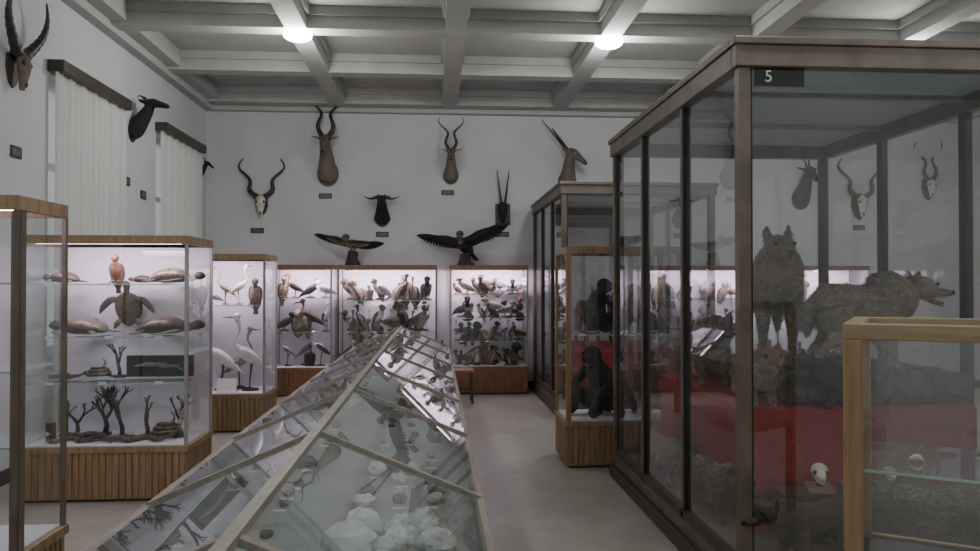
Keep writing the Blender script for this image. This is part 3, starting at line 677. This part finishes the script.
m=MB(); m.box((-.45,-.1,0),(.45,.1,.275),dkwood); m.obj('wooden_riser',(2.4,4.22,.2),0)
m=MB(); rr=random.Random(5)
for i in range(9): rock(m,(rr.uniform(.12,1.1),rr.uniform(.12,.48),.71),rr.uniform(.03,.07),rr.choice([rockG,rockW,rockK]),rr,2)
m.obj('rock_specimens',(1.275,2.3,0),ang)
m=MB()
for i in range(5):
    x=.2+.2*i; yy=.24+.16*(i%2); r=.012+.004*(i%3)
    m.loft([(x-r*1.6,yy,1.074+r*.4),(x-r*.6,yy,1.074+r*.8),(x+r*.4,yy,1.074+r),(x+r*1.4,yy,1.074+r*.5),(x+r*2.2,yy,1.074+r*.2)],[r*.25,r*.7,r,r*.6,r*.1],rockG if i%2 else bone,9,sub=2)
m.obj('seashells',(1.275,2.3,0),ang)

# ------------------------------------------------------------ wall mounts (wall at local y=0, facing -y)
def horns(m,kind,b0,fwd=0):
    for s in (-1,1):
        P=[];R=[];n=26
        for i in range(n):
            t=i/(n-1)
            if kind=='kudu':
                a=2*pi*1.45*t; r=.085*(.35+t*.65)
                p=(s*(.04+.17*t+r*math.sin(a)),.1*t+.06*math.cos(a)*t,.72*t); q=.034*(1-t)+.007
            elif kind=='wide':
                a=2*pi*.8*t; p=(s*(.05+.27*math.sin(pi*.5*t)+.05*math.sin(2*a)),.05*t,.62*t**1.05); q=.036*(1-t)+.007
            elif kind=='arc':
                p=(s*(.05+.26*math.sin(pi*.75*t)),-.1*t,.55*t); q=.045*(1-t)+.008
            elif kind=='oryx':
                p=(s*(.03+.07*t),.25*t,.72*t); q=.022*(1-t)+.005
            elif kind=='straight':
                p=(s*(.03+.07*t),.03*t,.56*t); q=.019*(1-t)+.005
            elif kind=='buffalo':
                p=(s*(.05+.38*t),.0,.02-.1*math.sin(pi*.6*t)+.1*t**3); q=.042*(1-t)+.007
            elif kind=='hook':
                p=(s*(.02+.03*t),.02+.1*t*t,.16*math.sin(pi*.6*t)); q=.018*(1-t)+.005
            P.append((b0[0]+p[0],b0[1]+p[1],b0[2]+p[2])); R.append(q*(1+.08*math.sin(i*2.4)))
        m.loft(P,R,hornM,8,sub=2)
def head_mount(name,loc,rot,s,horn,fur,turn=0,fat=1,hornrot=None,level=0):
    e=empty(name,loc,rot,s); m=MB()
    m.loft([(0,0,-.26),(0,-.06,-.22),(0,-.17,-.06),(0,-.26,.08),(0,-.31,.17)],[(.16*fat,.16),(.15*fat,.16),(.115*fat,.13),(.09*fat,.1),(.075*fat,.075)],fur,12,up=(0,1,0),sub=2)
    Rz=Matrix.Translation((0,-.31,.17))@Matrix.Rotation(turn,4,'Z')@Matrix.Rotation(-level,4,'X'); m.M=Rz
    m.loft([(0,.07,.02),(0,0,.05),(0,-.08,.02),(0,-.19,-.07),(0,-.28,-.15),(0,-.31,-.18)],[(.05,.05),(.085*fat,.08),(.082*fat,.08),(.058*fat,.055),(.048*fat,.044),(.03,.026)],fur,12,up=(0,0,1),sub=2)
    for sd in (-1,1): m.loft([(sd*.06,.02,.06),(sd*.14,.03,.09),(sd*.23,.04,.11)],[(.028,.022),(.055,.014),(.006,.004)],fur,8)
    m.obj('head',parent=e,remesh=.012,smooth=2)
    m=MB(); m.M=Rz
    if hornrot: m.M=Rz@Matrix.Rotation(hornrot,4,'X')
    horns(m,horn,(0,.01,.09)); m.M=Rz
    for sd in (-1,1): m.ball((sd*.078*fat,-.08,.045),.015,eyeM,8,6)
    m.ball((0,-.315,-.175),(.03,.016,.02),eyeM,8,6)
    m.loft([(-.06*fat,-.135,.02),(0,-.15,.028),(.06*fat,-.135,.02)],[.012,.012,.008],feW if horn in('kudu','oryx') else fur,6)
    m.obj('horns_and_eyes',parent=e)
    m=MB(); n=20; vs=[(.17*math.cos(2*pi*i/n),-.012,-.26+.2*math.sin(2*pi*i/n)) for i in range(n)]
    m.prism([(v[0],v[2]) for v in vs],-.015,0,dkwood); m.obj('mount_board',parent=e)
    return e
def skull_mount(name,loc,rot,s,horn,shield=dkwood,skin=bone,sh=1):
    e=empty(name,loc,rot,s); m=MB()
    m.prism([(x*sh,z*sh) for x,z in [(-.12,.12),(-.13,-.05),(-.08,-.2),(0,-.27),(.08,-.2),(.13,-.05),(.12,.12),(0,.16)]],-.02,0,shield); m.obj('shield',parent=e)
    m=MB(); m.loft([(0,-.06,.1),(0,-.1,.06),(0,-.11,-.03),(0,-.1,-.14),(0,-.09,-.22)],[(.05,.03),(.075,.05),(.07,.05),(.04,.035),(.022,.02)],skin,12,up=(0,-1,0),sub=2)
    for sd in (-1,1): m.ball((sd*.055,-.135,.01),(.02,.018,.024),blackM,8,6)
    m.ball((0,-.13,-.17),(.012,.012,.03),blackM,6,4)
    horns(m,horn,(0,-.08,.09)); m.obj('skull_and_horns',parent=e); return e
YW=YB-.002
skull_mount('kudu_skull_mount',(-2.7,YW,2.93),0,.98,'wide',sh=.75)
head_mount('kudu_head_mount',(-1.68,YW,3.66),0,1.0,'kudu',furMk)
head_mount('antelope_head_mount',(.25,YW,3.58),0,.72,'kudu',furMk)
head_mount('oryx_head_mount',(2.12,YW,3.54),0,.9,'oryx',furMk,turn=.9,hornrot=-.35)
head_mount('buffalo_head_mount',(-.83,YW,2.86),0,.64,'buffalo',furDk,fat=1.3)
m=MB(); m.box((-.12,-.015,-.17),(.12,0,.17),blackM); m.obj('mount_plaque',(1.08,YW,2.78))
skull_mount('gazelle_skull_mount',(1.08,YW-.016,2.85),0,.98,'straight',blackM,furDk,sh=.8)
head_mount('antelope_head_mount',(6.0,YW,3.3),0,.9,'hook',furDk)
skull_mount('kudu_skull_mount',(7.0,YW,3.0),0,1.05,'wide'); skull_mount('antelope_skull_mount',(8.2,YW,3.3),0,.9,'kudu')
XW=XL+.002
skull_mount('antelope_skull_mount',(XW,6.65,3.5),pi/2,.95,'arc',sh=.75,skin=furMk)
head_mount('goat_head_mount',(XW,9.2,3.64),pi/2,.68,'hook',furDk,turn=-.3,fat=1.1,level=.45)
head_mount('antelope_head_mount',(XW,11.75,3.42),pi/2,.35,'hook',furDk)
for x,z in [(-2.77,2.5),(-1.72,3.05),(.2,3.12),(1.08,2.46),(-.83,2.45),(7.0,2.6)]:
    b=MB(); b.box((-.1,-.012,-.04),(.1,0,.04),plateM); b.box((-.08,-.014,-.025),(.08,-.012,.025),railM); b.obj('wall_label',(x,YW,z))
for yy,z in [(6.72,2.78),(9.05,2.85),(9.55,2.75)]:
    b=MB(); b.box((0,-.08,-.05),(.012,.08,.05),plateM); b.box((.012,-.06,-.03),(.014,.06,.03),railM); b.obj('wall_label',(XW,yy,z))

# ------------------------------------------------------------ chair
m=MB()
chM=dkwood
m.box((-.2,-.2,.43),(.2,.2,.465),redwood)
for x in (-.18,.18):
    m.beam((x,-.18,0),(x,-.17,.43),.035,.035,chM,(1,0,0)); m.beam((x,.2,0),(x,.17,.45),.035,.035,chM,(1,0,0)); m.beam((x,.17,.45),(x,.24,.86),.035,.03,chM,(1,0,0))
for z in (.62,.8): m.beam((-.18,.21,z),(.18,.21,z),.02,.06,chM)
m.beam((-.18,-.175,.2),(.18,-.175,.2),.02,.025,chM)
for x in (-.18,.18): m.beam((x,-.175,.16),(x,.19,.16),.02,.025,chM)
m.obj('wooden_chair',(.34,10.75,0),pi*.5,bevel=.004)

# ------------------------------------------------------------ world & camera
w=bpy.data.worlds.new('World'); scene.world=w; w.use_nodes=True
bg=w.node_tree.nodes['Background']; bg.inputs[0].default_value=(.64,.67,.66,1); bg.inputs[1].default_value=.7
cam=bpy.data.cameras.new('Camera'); cam.sensor_width=36; cam.lens=760*36/980; cam.clip_start=.05
co=bpy.data.objects.new('Camera',cam); COL.objects.link(co); co.location=(0,0,1.65)
co.rotation_euler=(math.radians(90.72),0,math.radians(-4.14)); scene.camera=co
